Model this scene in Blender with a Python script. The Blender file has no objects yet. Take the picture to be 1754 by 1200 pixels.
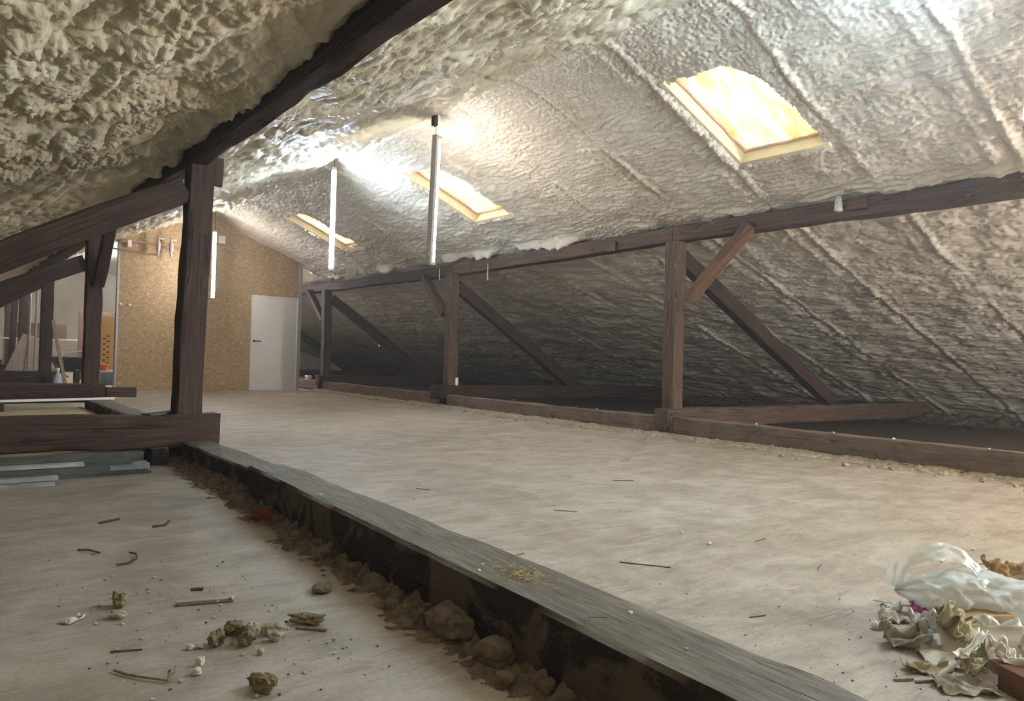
import bpy, bmesh, math, random
import numpy as np
from mathutils import Vector, Matrix, noise as mn

SC = bpy.context.scene
COL = SC.collection
random.seed(7)

# ------------------------------------------------------------------ camera
H_CAM = 0.9
F_PX = 1267.0
YAW = math.atan(980 / F_PX); ROLL = math.atan(0.03); PIT = math.atan(11 / F_PX)
fwd = Vector((math.sin(YAW) * math.cos(PIT), math.cos(YAW) * math.cos(PIT), math.sin(PIT)))
r0 = Vector((math.cos(YAW), -math.sin(YAW), 0)); u0 = r0.cross(fwd)
rt = math.cos(ROLL) * r0 + math.sin(ROLL) * u0
up = -math.sin(ROLL) * r0 + math.cos(ROLL) * u0
cam_data = bpy.data.cameras.new('camera')
cam = bpy.data.objects.new('camera', cam_data); COL.objects.link(cam)
cam_data.sensor_width = 36; cam_data.lens = F_PX / 1754 * 36
cam_data.clip_start = 0.02; cam_data.clip_end = 200
mw = Matrix((rt, up, -fwd)).transposed().to_4x4(); mw.translation = (0, 0, H_CAM)
cam.matrix_world = mw
SC.camera = cam

# ------------------------------------------------------------------ world, exposure
W = bpy.data.worlds.new('daylight'); SC.world = W; W.use_nodes = True
bg = W.node_tree.nodes['Background']; bg.inputs[0].default_value = (0.93, 0.97, 1.0, 1); bg.inputs[1].default_value = 2.3
SC.view_settings.view_transform = 'Standard'; SC.view_settings.look = 'None'
SC.view_settings.gamma = 1; SC.view_settings.use_curve_mapping = False
SC.view_settings.exposure = 0.85
TUBE_COOL = ((0.70, 0.85, 1.0), 110.0)
TUBE_WARM = ((1.0, 0.92, 0.84), 60.0)
TUBE_NEUTRAL = ((1.0, 0.95, 0.93), 80.0)
TUBE_NEAR = ((0.54, 0.77, 1.0), 260.0)
TUBE_REAR = ((1.0, 0.96, 0.95), 260.0)
TUBE_FILL = ((1.0, 0.945, 0.88), 1150.0)
SC.cycles.max_bounces = 9; SC.cycles.diffuse_bounces = 7; SC.cycles.transparent_max_bounces = 10

HAZE = 0.006

# ------------------------------------------------------------------ material helpers
class NT:
    def __init__(s, name):
        s.m = bpy.data.materials.new(name); s.m.use_nodes = True; s.t = s.m.node_tree
        s.b = s.t.nodes['Principled BSDF']; s.out = s.t.nodes['Material Output']
    def n(s, typ, **kw):
        nd = s.t.nodes.new(typ)
        for k, v in kw.items():
            if k in nd.inputs: nd.inputs[k].default_value = v
            else: setattr(nd, k, v)
        return nd
    def l(s, a, b): s.t.links.new(a, b)
    def coord(s, scale=(1, 1, 1), rot=(0, 0, 0), kind='Object'):
        c = s.n('ShaderNodeTexCoord'); mp = s.n('ShaderNodeMapping')
        mp.inputs['Scale'].default_value = scale; mp.inputs['Rotation'].default_value = rot
        s.l(c.outputs[kind], mp.inputs['Vector']); return mp.outputs[0]
    def noise(s, vec, scale=5, detail=5, rough=.55, dist=0):
        nd = s.n('ShaderNodeTexNoise'); nd.inputs['Scale'].default_value = scale
        nd.inputs['Detail'].default_value = detail; nd.inputs['Roughness'].default_value = rough
        nd.inputs['Distortion'].default_value = dist
        s.l(vec, nd.inputs['Vector']); return nd.outputs['Fac']
    def ramp(s, fac, stops):
        r = s.n('ShaderNodeValToRGB'); e = r.color_ramp.elements
        while len(e) < len(stops): e.new(0.5)
        for i, (p, c) in enumerate(stops):
            e[i].position = p
            e[i].color = (c, c, c, 1) if isinstance(c, (int, float)) else (*c, 1)
        s.l(fac, r.inputs[0]); return r.outputs[0]
    def mix(s, fac, a, b, mode='MIX'):
        m = s.n('ShaderNodeMix'); m.data_type = 'RGBA'; m.blend_type = mode
        for sock, v in ((0, fac), (6, a), (7, b)):
            if isinstance(v, (int, float)): m.inputs[sock].default_value = v
            elif isinstance(v, tuple): m.inputs[sock].default_value = (*v, 1)
            else: s.l(v, m.inputs[sock])
        return m.outputs[2]
    def math(s, op, a, b=0.0):
        m = s.n('ShaderNodeMath'); m.operation = op
        for i, v in enumerate((a, b)):
            if isinstance(v, (int, float)): m.inputs[i].default_value = v
            else: s.l(v, m.inputs[i])
        return m.outputs[0]
    def bump(s, h, strength=.3, dist=.01):
        b = s.n('ShaderNodeBump'); b.inputs['Strength'].default_value = strength
        b.inputs['Distance'].default_value = dist; s.l(h, b.inputs['Height'])
        s.l(b.outputs[0], s.b.inputs['Normal']); return b
    def base(s, c):
        if isinstance(c, tuple): s.b.inputs['Base Color'].default_value = (*c, 1)
        else: s.l(c, s.b.inputs['Base Color'])
    def set(s, rough=.7, spec=.3, metal=0.0):
        s.b.inputs['Roughness'].default_value = rough; s.b.inputs['Specular IOR Level'].default_value = spec
        s.b.inputs['Metallic'].default_value = metal

def simple(name, col, rough=.6, spec=.3, metal=0.0, var=0.12, sc=20, bump=0.0):
    t = NT(name); v = t.coord()
    f = t.noise(v, sc, 4)
    d = tuple(c * (1 - var) for c in col); u = tuple(min(1, c * (1 + var)) for c in col)
    t.base(t.ramp(f, [(.3, d), (.7, u)])); t.set(rough, spec, metal)
    if bump: t.bump(f, bump, .01)
    return t.m

def mat_foam(name, a, b, c):
    t = NT(name); v = t.coord(kind='Object')
    f = t.noise(v, 1.1, 4); g = t.noise(v, 30, 4)
    col = t.ramp(f, [(.3, a), (.5, b), (.72, c)])
    col = t.mix(t.ramp(g, [(.35, .0), (.75, .25)]), col, tuple(x * .8 for x in b))
    t.base(col); t.set(.42, .4)
    sv = t.coord(scale=(1, .35, 1)); h = t.noise(sv, 45, 5, .6)
    h2 = t.noise(v, 130, 3, .6)
    t.bump(t.math('ADD', h, t.math('MULTIPLY', h2, .35)), .55, .012)
    return t.m

def mat_wood(name, dark, mid, lite, dust=0.0, dustcol=(.3, .28, .24), smear=0.0, smearcol=(.12, .095, .07), spec=.25, scratch=.15):
    t = NT(name); gv = t.coord(scale=(1.3, 24, 24)); ov = t.coord()
    g = t.noise(gv, 1.6, 7, .62, .5); p = t.noise(ov, 2.2, 4)
    col = t.ramp(g, [(.28, dark), (.5, mid), (.75, lite)])
    col = t.mix(t.ramp(p, [(.35, 0), (.7, .55)]), col, dark)
    # cracks along the grain
    cv = t.coord(scale=(.5, 9, 9)); c = t.noise(cv, 1.7, 3, .5, .3)
    crack = t.ramp(c, [(.485, 0), (.497, 1), (.503, 1), (.515, 0)])
    crack = t.math('MULTIPLY', crack, t.ramp(t.noise(ov, 1.3, 2), [(.48, 0), (.56, 1)]))
    col = t.mix(crack, col, tuple(x * .2 for x in dark))
    # pale scuffs and specks
    s1 = t.noise(t.coord(scale=(3, 9, 9)), 3.3, 6, .7)
    col = t.mix(t.ramp(s1, [(.62, 0), (.78, scratch * 2.5)]), col, tuple(min(1, x * 2.6) for x in lite))
    if smear:
        sm = t.noise(ov, 3.1, 6, .62, .8)
        col = t.mix(t.ramp(sm, [(.5, 0), (.56, smear)]), col, smearcol)
    if dust:
        geo = t.n('ShaderNodeNewGeometry'); sx = t.n('ShaderNodeSeparateXYZ'); t.l(geo.outputs['Normal'], sx.inputs[0])
        upf = t.ramp(sx.outputs[2], [(.6, 0), (.9, 1)])
        dn = t.ramp(t.noise(t.coord(scale=(2, 8, 8)), 3, 7, .7), [(.25, dust * .65), (.6, dust)])
        dc = t.mix(t.ramp(t.noise(t.coord(scale=(1.2, 10, 10)), 5, 6, .7), [(.35, 0), (.7, 1)]), tuple(x * .42 for x in dustcol), dustcol)
        col = t.mix(t.math('MULTIPLY', upf, dn), col, dc)
    t.base(col); t.set(.68, spec)
    hh = t.math('SUBTRACT', g, t.math('MULTIPLY', crack, 1.5))
    t.bump(hh, .55, .008)
    return t.m

M = {}
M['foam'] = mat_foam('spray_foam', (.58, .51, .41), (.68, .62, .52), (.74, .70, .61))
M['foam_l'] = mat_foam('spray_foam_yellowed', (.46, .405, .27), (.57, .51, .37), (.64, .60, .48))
M['timber'] = mat_wood('old_timber', (.022, .012, .009), (.052, .030, .022), (.10, .060, .045), dust=.45, dustcol=(.16, .13, .10))
M['timber_red'] = mat_wood('reddish_timber', (.045, .027, .019), (.095, .057, .040), (.19, .12, .085), dust=.6, dustcol=(.24, .20, .16), scratch=.5)
M['timber_grey'] = mat_wood('greyed_sill_timber', (.07, .044, .030), (.14, .095, .067), (.24, .17, .125), dust=.85, dustcol=(.36, .30, .24), smear=.4, smearcol=(.20, .15, .11), scratch=.3)
M['curb'] = mat_wood('dusty_curb_timber', (.014, .008, .006), (.026, .016, .011), (.05, .034, .025), dust=.97, dustcol=(.26, .232, .185), smear=.95, smearcol=(.105, .083, .058), scratch=.1)
M['timber_brace'] = mat_wood('orange_brown_timber', (.07, .035, .018), (.15, .082, .045), (.26, .15, .09), dust=.4, dustcol=(.24, .19, .14), scratch=.4)
M['stick'] = simple('raw_stick', (.30, .22, .14), .8, var=.4, sc=60, bump=.3)
M['stickd'] = simple('dark_stick', (.10, .075, .05), .8, var=.4, sc=60, bump=.3)

def mat_floor():
    t = NT('screed_floor'); v = t.coord(rot=(0, 0, .35)); 
    big = t.noise(v, .55, 5, .55)
    st = t.noise(t.coord(scale=(1.0, 2.1, 1), rot=(0, 0, .75)), 2.6, 12, .74, .6)
    st2 = t.noise(t.coord(scale=(1.0, 3.0, 1), rot=(0, 0, -.45)), 3.4, 12, .76, .5)
    st3 = t.noise(t.coord(scale=(1.0, 9.0, 1), rot=(0, 0, .25)), 4.0, 8, .7, .4)
    fine = t.noise(t.coord(), 60, 5, .7)
    col = t.ramp(big, [(.3, (.33, .275, .215)), (.5, (.41, .35, .285)), (.72, (.48, .42, .35))])
    col = t.mix(t.ramp(st, [(.40, .0), (.64, .8)]), col, (.57, .515, .44))
    col = t.mix(t.ramp(st2, [(.49, 0), (.66, .7)]), col, (.235, .19, .145))
    mot = t.noise(t.coord(), 1.7, 6, .6, 1.5)
    col = t.mix(t.ramp(mot, [(.34, .6), (.55, 0)]), col, (.27, .225, .175))
    col = t.mix(t.ramp(mot, [(.55, 0), (.72, .55)]), col, (.58, .53, .455))
    col = t.mix(t.ramp(st3, [(.52, 0), (.70, .35)]), col, (.62, .56, .48))
    # thin dark trowel scratches
    for rz, ph in ((.55, 1.0), (-.75, 1.35)):
        sc = t.noise(t.coord(scale=(.8, 22, 1), rot=(0, 0, rz)), 1.1 * ph, 2, .4, .15)
        line = t.ramp(sc, [(.484, 0), (.499, 1), (.501, 1), (.516, 0)])
        gate = t.ramp(t.noise(t.coord(), 1.9 * ph, 3), [(.57, 0), (.63, .55)])
        col = t.mix(t.math('MULTIPLY', line, gate), col, (.12, .09, .065))
    col = t.mix(t.ramp(fine, [(.35, .35), (.6, 0)]), col, (.26, .205, .15))
    # grit
    vo = t.n('ShaderNodeTexVoronoi'); vo.inputs['Scale'].default_value = 90; t.l(t.coord(), vo.inputs['Vector'])
    gate = t.ramp(t.noise(t.coord(), 1.3, 4), [(.5, 0), (.7, 1)])
    spot = t.math('MULTIPLY', t.ramp(vo.outputs['Distance'], [(.06, 1), (.14, 0)]), gate)
    col = t.mix(t.math('MULTIPLY', spot, .6), col, (.11, .085, .06))
    t.base(col); t.set(.62, .28)
    t.bump(fine, .2, .003)
    return t.m
M['floor'] = mat_floor()
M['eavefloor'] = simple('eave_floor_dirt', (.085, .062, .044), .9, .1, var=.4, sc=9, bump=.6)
M['rubble'] = simple('mortar_rubble', (.19, .148, .108), .9, .1, var=.5, sc=14, bump=.9)
M['rubble_lt'] = simple('plaster_rubble', (.36, .30, .22), .9, .1, var=.35, sc=30, bump=.6)
M['stone'] = simple('mortar_stone', (.21, .165, .12), .9, .1, var=.35, sc=12, bump=.7)
M['brick'] = simple('red_brick', (.20, .05, .028), .9, .1, var=.3, sc=30, bump=.5)

def mat_osb():
    t = NT('osb_board'); v = t.coord(scale=(1, 1, 1))
    vo = t.n('ShaderNodeTexVoronoi'); vo.inputs['Scale'].default_value = 26; vo.distance = 'MANHATTAN'
    t.l(t.coord(rot=(0, .8, 0), scale=(1, 1, 2.4)), vo.inputs['Vector'])
    vo2 = t.n('ShaderNodeTexVoronoi'); vo2.inputs['Scale'].default_value = 30; vo2.distance = 'MANHATTAN'
    t.l(t.coord(rot=(0, -.7, 0), scale=(2.6, 1, 1)), vo2.inputs['Vector'])
    s = t.n('ShaderNodeSeparateColor'); t.l(vo.outputs['Color'], s.inputs[0])
    s2 = t.n('ShaderNodeSeparateColor'); t.l(vo2.outputs['Color'], s2.inputs[0])
    c = t.ramp(s.outputs[0], [(0, (.30, .20, .105)), (.45, (.39, .27, .15)), (.9, (.47, .335, .19)), (1, (.58, .45, .29))])
    c = t.mix(t.ramp(s2.outputs[1], [(.72, 0), (.8, .5)]), c, (.27, .165, .075))
    c = t.mix(t.ramp(t.noise(v, 1.2, 3), [(.35, .25), (.65, 0)]), c, (.33, .22, .11))
    t.base(c); t.set(.6, .25); return t.m
M['osb'] = mat_osb()
M['ply'] = simple('pale_board', (.56, .44, .27), .7, var=.12, sc=4)
M['door'] = simple('white_door_paint', (.62, .60, .575), .5, .35, var=.03, sc=3)
M['alu'] = simple('grey_metal_trim', (.36, .355, .35), .45, .5, .3, var=.1)
M['steel'] = simple('galvanised_steel', (.40, .42, .42), .4, .5, .6, var=.3, sc=8)
M['steel_d'] = simple('dull_grey_board', (.085, .088, .078), .6, .3, .2, var=.3, sc=6)
M['black'] = simple('black_plastic', (.015, .015, .015), .5)
M['white'] = simple('white_plastic', (.72, .70, .67), .5, var=.05)
M['housing'] = simple('lamp_housing', (.46, .43, .41), .45, .4, .1, var=.06)
M['copper'] = simple('dull_copper_pipe', (.33, .19, .13), .4, .5, .5, var=.2)
M['greypipe'] = simple('grey_pipe', (.36, .31, .28), .5, .4, var=.15)
M['crumb'] = simple('white_foam_crumb', (.70, .66, .58), .85, .15, var=.15, sc=60, bump=.5)
M['wool'] = simple('mineral_wool', (.25, .21, .12), .95, .05, var=.5, sc=60, bump=1)
M['woolpale'] = simple('pale_insulation_lump', (.50, .45, .36), .95, .1, var=.3, sc=40, bump=1)
M['paper'] = simple('creased_paper', (.56, .53, .46), .8, .15, var=.15, sc=18, bump=.3)
M['paperdirty'] = simple('stained_paper', (.37, .34, .28), .85, .15, var=.4, sc=14, bump=.5)
M['yellowpaper'] = simple('yellowed_card', (.43, .38, .25), .8, .15, var=.25, sc=14, bump=.3)
M['card'] = simple('brown_cardboard', (.33, .235, .125), .85, .1, var=.15, sc=20)
M['brownbox'] = simple('rust_brown_card', (.17, .085, .045), .85, .1, var=.2, sc=20)
M['pink'] = simple('magenta_film', (.50, .12, .36), .5, .3, var=.2, sc=30)
M['straw'] = simple('yellow_straw', (.50, .42, .22), .9, .1, var=.3, sc=60)
M['cream'] = simple('cream_reveal_board', (.78, .66, .45), .7, .2, var=.08, sc=6)
M['foil'] = simple('pinkish_foil_edge', (.62, .42, .35), .5, .4, var=.2, sc=30)
M['skywood'] = simple('roof_window_frame_wood', (.45, .30, .16), .6)
M['brownwall'] = simple('dim_brown_wall', (.16, .105, .08), .85, .1, var=.3, sc=3)
M['purple'] = simple('purple_plastic_bottle', (.36, .26, .42), .4)
M['bluegrey'] = simple('pale_bottle', (.42, .50, .52), .3)
M['blue'] = simple('blue_grey_crate', (.16, .26, .33), .5)
M['orange'] = simple('orange_red_plastic', (.75, .17, .06), .5)
M['yellow'] = simple('yellow_perforated_board', (.60, .42, .17), .6)
M['barrow'] = simple('dark_barrow_tray', (.03, .032, .035), .5)

def mat_bag():
    t = NT('translucent_plastic_film')
    t.base((.74, .76, .72)); t.set(.28, .6)
    tr = t.n('ShaderNodeBsdfTransparent'); tl = t.n('ShaderNodeBsdfTranslucent'); tl.inputs[0].default_value = (.75, .77, .73, 1)
    m1 = t.n('ShaderNodeMixShader'); m1.inputs[0].default_value = .35
    t.l(t.b.outputs[0], m1.inputs[1]); t.l(tl.outputs[0], m1.inputs[2])
    m2 = t.n('ShaderNodeMixShader'); m2.inputs[0].default_value = .20
    t.l(m1.outputs[0], m2.inputs[1]); t.l(tr.outputs[0], m2.inputs[2]); t.l(m2.outputs[0], t.out.inputs[0])
    t.bump(t.noise(t.coord(), 22, 5, .6, 1.0), .5, .01)
    return t.m
M['bag'] = mat_bag()

def mat_batt():
    t = NT('backlit_glass_wool'); v = t.coord(rot=(0, 0, .5), scale=(1, 3.2, 1))
    f = t.noise(v, 2.2, 6, .6, .6)
    col = t.ramp(f, [(.38, (.97, .95, .84)), (.52, (.93, .82, .46)), (.68, (.80, .58, .22))])
    tl = t.n('ShaderNodeBsdfTranslucent'); t.l(col, tl.inputs[0])
    t.l(col, t.b.inputs['Base Color']); t.set(.9, .1)
    m1 = t.n('ShaderNodeMixShader'); m1.inputs[0].default_value = .6
    t.l(t.b.outputs[0], m1.inputs[1]); t.l(tl.outputs[0], m1.inputs[2]); t.l(m1.outputs[0], t.out.inputs[0])
    return t.m
M['batt'] = mat_batt()

def mat_glass():
    t = NT('window_glass'); tr = t.n('ShaderNodeBsdfTransparent'); g = t.n('ShaderNodeBsdfGlossy')
    g.inputs['Roughness'].default_value = .03
    m = t.n('ShaderNodeMixShader'); m.inputs[0].default_value = .07
    t.l(tr.outputs[0], m.inputs[1]); t.l(g.outputs[0], m.inputs[2]); t.l(m.outputs[0], t.out.inputs[0]); return t.m
M['glass'] = mat_glass()

def mat_emit(name, col, s):
    t = NT(name); e = t.n('ShaderNodeEmission'); e.inputs[0].default_value = (*col, 1); e.inputs[1].default_value = s
    t.l(e.outputs[0], t.out.inputs[0]); return t.m

# ------------------------------------------------------------------ object helpers
def tag(o, label=None, cat=None, group=None, kind=None):
    if label: o['label'] = label
    if cat: o['category'] = cat
    if group: o['group'] = group
    if kind: o['kind'] = kind
    return o
def new_mesh(name, verts, faces, mat, parent=None, smooth=False):
    me = bpy.data.meshes.new(name); me.from_pydata([tuple(v) for v in verts], [], faces); me.update()
    if mat: me.materials.append(mat)
    if smooth: me.polygons.foreach_set('use_smooth', [True] * len(me.polygons))
    o = bpy.data.objects.new(name, me); COL.objects.link(o)
    if parent: o.parent = parent
    return o
def from_bm(name, bm, mat, parent=None, smooth=False, angle=None):
    me = bpy.data.meshes.new(name); bm.to_mesh(me); bm.free()
    if mat: me.materials.append(mat)
    if smooth or angle:
        me.polygons.foreach_set('use_smooth', [True] * len(me.polygons))
        if angle: me.set_sharp_from_angle(angle=math.radians(angle))
    o = bpy.data.objects.new(name, me); COL.objects.link(o)
    if parent: o.parent = parent
    return o
def empty(name, loc, rz=0):
    o = bpy.data.objects.new(name, None); COL.objects.link(o); o.location = loc; o.rotation_euler = (0, 0, rz)
    o.empty_display_size = .1; return o
def copy_tree(o, parent=None):
    c = o.copy(); COL.objects.link(c)
    if parent is not None: c.parent = parent
    for ch in [x for x in COL.objects if x.parent == o]: copy_tree(ch, c)
    return c
def bm_box(bm, lo, hi, bevel=0.0):
    vs = [bm.verts.new((x, y, z)) for x in (lo[0], hi[0]) for y in (lo[1], hi[1]) for z in (lo[2], hi[2])]
    idx = [(0, 1, 3, 2), (4, 6, 7, 5), (0, 4, 5, 1), (2, 3, 7, 6), (0, 2, 6, 4), (1, 5, 7, 3)]
    fs = [bm.faces.new([vs[i] for i in f]) for f in idx]
    if bevel:
        es = list({e for f in fs for e in f.edges})
        bmesh.ops.bevel(bm, geom=es, offset=bevel, segments=2, affect='EDGES', profile=.6)
    return bm
def box(name, lo, hi, mat, parent=None, bevel=.003):
    bm = bmesh.new(); bm_box(bm, lo, hi, bevel); bmesh.ops.recalc_face_normals(bm, faces=bm.faces)
    return from_bm(name, bm, mat, parent, angle=40)
def bm_tube(bm, pts, r, seg=10, caps=True, rad=None):
    pts = [Vector(p) for p in pts]; rings = []
    for i, p in enumerate(pts):
        d = (pts[min(i + 1, len(pts) - 1)] - pts[max(i - 1, 0)]).normalized()
        a = Vector((0, 0, 1)) if abs(d.z) < .9 else Vector((1, 0, 0))
        u = d.cross(a).normalized(); v = d.cross(u)
        rr = rad[i] if rad else r
        rings.append([bm.verts.new(p + rr * (math.cos(t) * u + math.sin(t) * v)) for t in [2 * math.pi * k / seg for k in range(seg)]])
    for a, b in zip(rings, rings[1:]):
        for k in range(seg): bm.faces.new((a[k], a[(k + 1) % seg], b[(k + 1) % seg], b[k]))
    if caps: bm.faces.new(rings[0]); bm.faces.new(rings[-1][::-1])
    return bm
def tube(name, pts, r, mat, parent=None, seg=10, rad=None):
    bm = bmesh.new(); bm_tube(bm, pts, r, seg, True, rad); bmesh.ops.recalc_face_normals(bm, faces=bm.faces)
    return from_bm(name, bm, mat, parent, angle=50)
def lathe(name, prof, mat, parent=None, seg=18, loc=(0, 0, 0)):
    bm = bmesh.new(); rings = []
    for r, z in prof:
        rings.append([bm.verts.new((loc[0] + r * math.cos(2 * math.pi * k / seg), loc[1] + r * math.sin(2 * math.pi * k / seg), loc[2] + z)) for k in range(seg)])
    for a, b in zip(rings, rings[1:]):
        for k in range(seg): bm.faces.new((a[k], a[(k + 1) % seg], b[(k + 1) % seg], b[k]))
    bm.faces.new(rings[0][::-1]); bm.faces.new(rings[-1])
    return from_bm(name, bm, mat, parent, angle=40)

def beam(name, label, p0, p1, w, h, mat, seed=0, up=(0, 0, 1), w1=None, h1=None, rough=.006, cat='beam', step=.07, parent=None, wander=.01):
    """hewn timber from p0 to p1, w across, h along up; local X runs with the grain"""
    p0 = Vector(p0); p1 = Vector(p1); L = (p1 - p0).length
    ex = (p1 - p0).normalized(); ey = Vector(up).cross(ex).normalized(); ez = ex.cross(ey)
    w1 = w1 or w; h1 = h1 or h
    n = max(4, int(L / step)); k = 4; ch = .12
    sq = []
    q = [-1 + ch, -.5, 0, .5, 1 - ch]
    for t in q: sq.append((t, -1))
    for t in q: sq.append((1, t))
    for t in q: sq.append((-t, 1))
    for t in q: sq.append((-1, -t))
    vs = []; fs = []; m = len(sq); off = Vector((seed * 13.7, seed * 5.1, 3.3))
    for i in range(n + 1):
        x = L * i / n; f = i / n; ww = (w + (w1 - w) * f) / 2; hh = (h + (h1 - h) * f) / 2
        cx = wander * mn.noise(Vector((x * .8, seed * 3.1, 1))); cz = wander * mn.noise(Vector((x * .8, seed * 3.1, 9)))
        if i in (0, n): cx *= .3; cz *= .3
        for a, b in sq:
            P = Vector((x * 1.7, a * ww * 6, b * hh * 6)) + off
            d = rough * mn.noise(P) + rough * .6 * mn.noise(P * Vector((2.3, 3, 3)).x)
            edge = -.006 * max(0, mn.noise(Vector((x * 4, a * 3, b * 3)) + off) - .1) * 3 if abs(a) > .8 and abs(b) > .8 else 0
            sc = 1 + (d + edge) / max(ww, hh)
            vs.append((x + (.004 * mn.noise(P * 3) if i in (0, n) else 0), cx + a * ww * sc, cz + b * hh * sc))
    for i in range(n):
        for j in range(m):
            fs.append((i * m + j, i * m + (j + 1) % m, (i + 1) * m + (j + 1) % m, (i + 1) * m + j))
    vs.append((0, 0, 0)); vs.append((L, 0, 0)); c0 = len(vs) - 2
    for j in range(m):
        fs.append((c0, (j + 1) % m, j)); fs.append((c0 + 1, n * m + j, n * m + (j + 1) % m))
    o = new_mesh(name, vs, fs, mat)
    bm = bmesh.new(); bm.from_mesh(o.data); bmesh.ops.recalc_face_normals(bm, faces=bm.faces); bm.to_mesh(o.data); bm.free()
    o.data.polygons.foreach_set('use_smooth', [True] * len(o.data.polygons)); o.data.set_sharp_from_angle(angle=math.radians(32))
    mw = Matrix((ex, ey, ez)).transposed().to_4x4(); mw.translation = p0
    o.matrix_world = mw
    if label: tag(o, label, cat)
    return o

# ------------------------------------------------------------------ numpy noise and foam
_r = np.random.RandomState(3); _perm = _r.permutation(512); _ang = _r.rand(512) * 2 * np.pi
_gx = np.cos(_ang); _gy = np.sin(_ang)
def pn(x, y, s=0):
    xi = np.floor(x).astype(int); yi = np.floor(y).astype(int); fx = x - xi; fy = y - yi
    u = fx * fx * fx * (fx * (fx * 6 - 15) + 10); v = fy * fy * fy * (fy * (fy * 6 - 15) + 10)
    def g(a, b, dx, dy):
        h = _perm[(_perm[(a + s * 31) & 511] + b) & 511]; return _gx[h] * dx + _gy[h] * dy
    a = g(xi, yi, fx, fy); b = g(xi + 1, yi, fx - 1, fy); c = g(xi, yi + 1, fx, fy - 1); d = g(xi + 1, yi + 1, fx - 1, fy - 1)
    return (a + u * (b - a)) * (1 - v) + (c + u * (d - c)) * v
def sm(x, a, b):
    t = np.clip((x - a) / (b - a), 0, 1); return t * t * (3 - 2 * t)
RIB0, RIBD = 2.36, 1.17
WIN = [(4.05, .43), (8.76, .41), (13.32, .44)]
S0, S1 = .83, 2.07
def foam_h(s, y, side):
    sd = 0 if side > 0 else 40
    ws = s + .05 * pn(s * 2.1, y * 1.1, sd) + .02 * pn(s * 7, y * 4, sd + 1)
    wy = y + .08 * pn(s * 1.5, y * 1.5, sd + 2)
    peb = sm(pn(s * .6 + 3, y * .5, sd + 3), -.25, .3)           # pebbly areas against streaky ones
    if side > 0: peb = np.clip(peb * .5 + sm(s, 1.5, .3) * .8, 0, 1)
    puff = lambda a, b, k: 1 - np.sqrt(np.clip(1 - np.abs(pn(a, b, k)) * 1.7, 0, 1))     # rounded pillows with sharp valleys
    dome = lambda a, b, k: np.sqrt(np.clip(np.abs(pn(a, b, k)) * 1.6, 0, 1))
    st = dome(ws / .065, wy / .36, sd + 4); st2 = dome(ws / .036, wy / .09, sd + 5)
    bl = dome(ws / .044, wy / .048, sd + 6); bl2 = dome(ws / .030, wy / .034, sd + 7)
    lg = pn(s / .55, y / .8, sd + 8); lg2 = pn(s / .2, y / .3, sd + 9)
    brk = .35 + .65 * sm(pn(s / .3, y / .35, sd + 14), -.35, .2)
    h = .035 * lg + .020 * lg2 + (.036 * st * brk + .018 * st2) * (1 - .6 * peb) + (.012 + .018 * peb) * bl + .009 * bl2
    yy = y - RIB0 + .05 * pn(s * 1.1, np.floor((y - RIB0) / RIBD + .5) * 7.3, sd + 10) + .018 * pn(s * 6, y * .5, sd + 11)
    d = yy - np.round(yy / RIBD) * RIBD
    w1 = .032 + .016 * pn(s * 3, y, sd + 12)
    rib = np.exp(-((d + .10) / w1) ** 2) + .45 * np.exp(-((d - .10) / (w1 * 1.3)) ** 2) + .25 * np.exp(-(d / .2) ** 2) - .75 * np.exp(-((d + .035) / .022) ** 2)
    h = h + rib * (.026 + .030 * bl) * (.62 - .12 * sm(s, 2.8, 3.3) * (side > 0)) * np.clip(.8 + 1.6 * pn(s * 1.3, y * .7, sd + 13), .1, 2)
    if side > 0:
        h = h + (.045 + .035 * sm(y, 5.5, 6.5)) * np.exp(-((s - 2.93) / .07) ** 2) * np.clip(.5 + 1.8 * pn(y * 1.7, s * 0 + .5, 15) + .8 * pn(y * 6, s * 0 + .5, 16), -.2, 1.6)
    else:
        big = dome(s / .16 + .3 * pn(y * 3, s * 3, 81), y / .34 + .3 * pn(s * 4, y * 2, 82), 77); rp = dome(s / .05 + y * 3, y / .12 - s * 2, 78)
        smooth = sm(pn(s / .5, y / .8, 79), .0, .35)
        h = h * (1 - .6 * smooth) + .060 * big + .014 * rp * (1 - .8 * smooth) + .05 * pn(s / .35, y / .5, 80)
        h = h + .085 * np.exp(-((s - 3.22) / .10) ** 2) * (1 + 1.2 * pn(y * 1.9, s * 0 + .5, 83))
    if side > 0:
        for yc, hw in WIN:
            far = np.exp(-((y - yc - hw - .085) / .045) ** 2) * sm(s, S0 - .05, S0 + .05) * sm(s, S1 + .1, S1)
            low = np.exp(-((s - S1 - .085) / .045) ** 2) * sm(y, yc - hw - .05, yc - hw + .05) * sm(y, yc + hw + .1, yc + hw)
            h = h + .035 * np.maximum(far, low) * (.8 + .8 * bl)
    h = h - .05
    return h
RZ = 3.72
def prof(s, side):
    """ridge distance s -> x, z"""
    c, sn = math.cos(math.radians(22.5)), math.sin(math.radians(22.5))
    c2, s2 = (math.cos(math.radians(18.6)), math.sin(math.radians(18.6)))
    k = 2.98
    x = np.where(s < k, s * c, k * c + (s - k) * c2); z = RZ - np.where(s < k, s * sn, k * sn + (s - k) * s2)
    z = z - .07 * np.exp(-(s / .22) ** 2)
    return 4.4 + side * x, z
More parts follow.
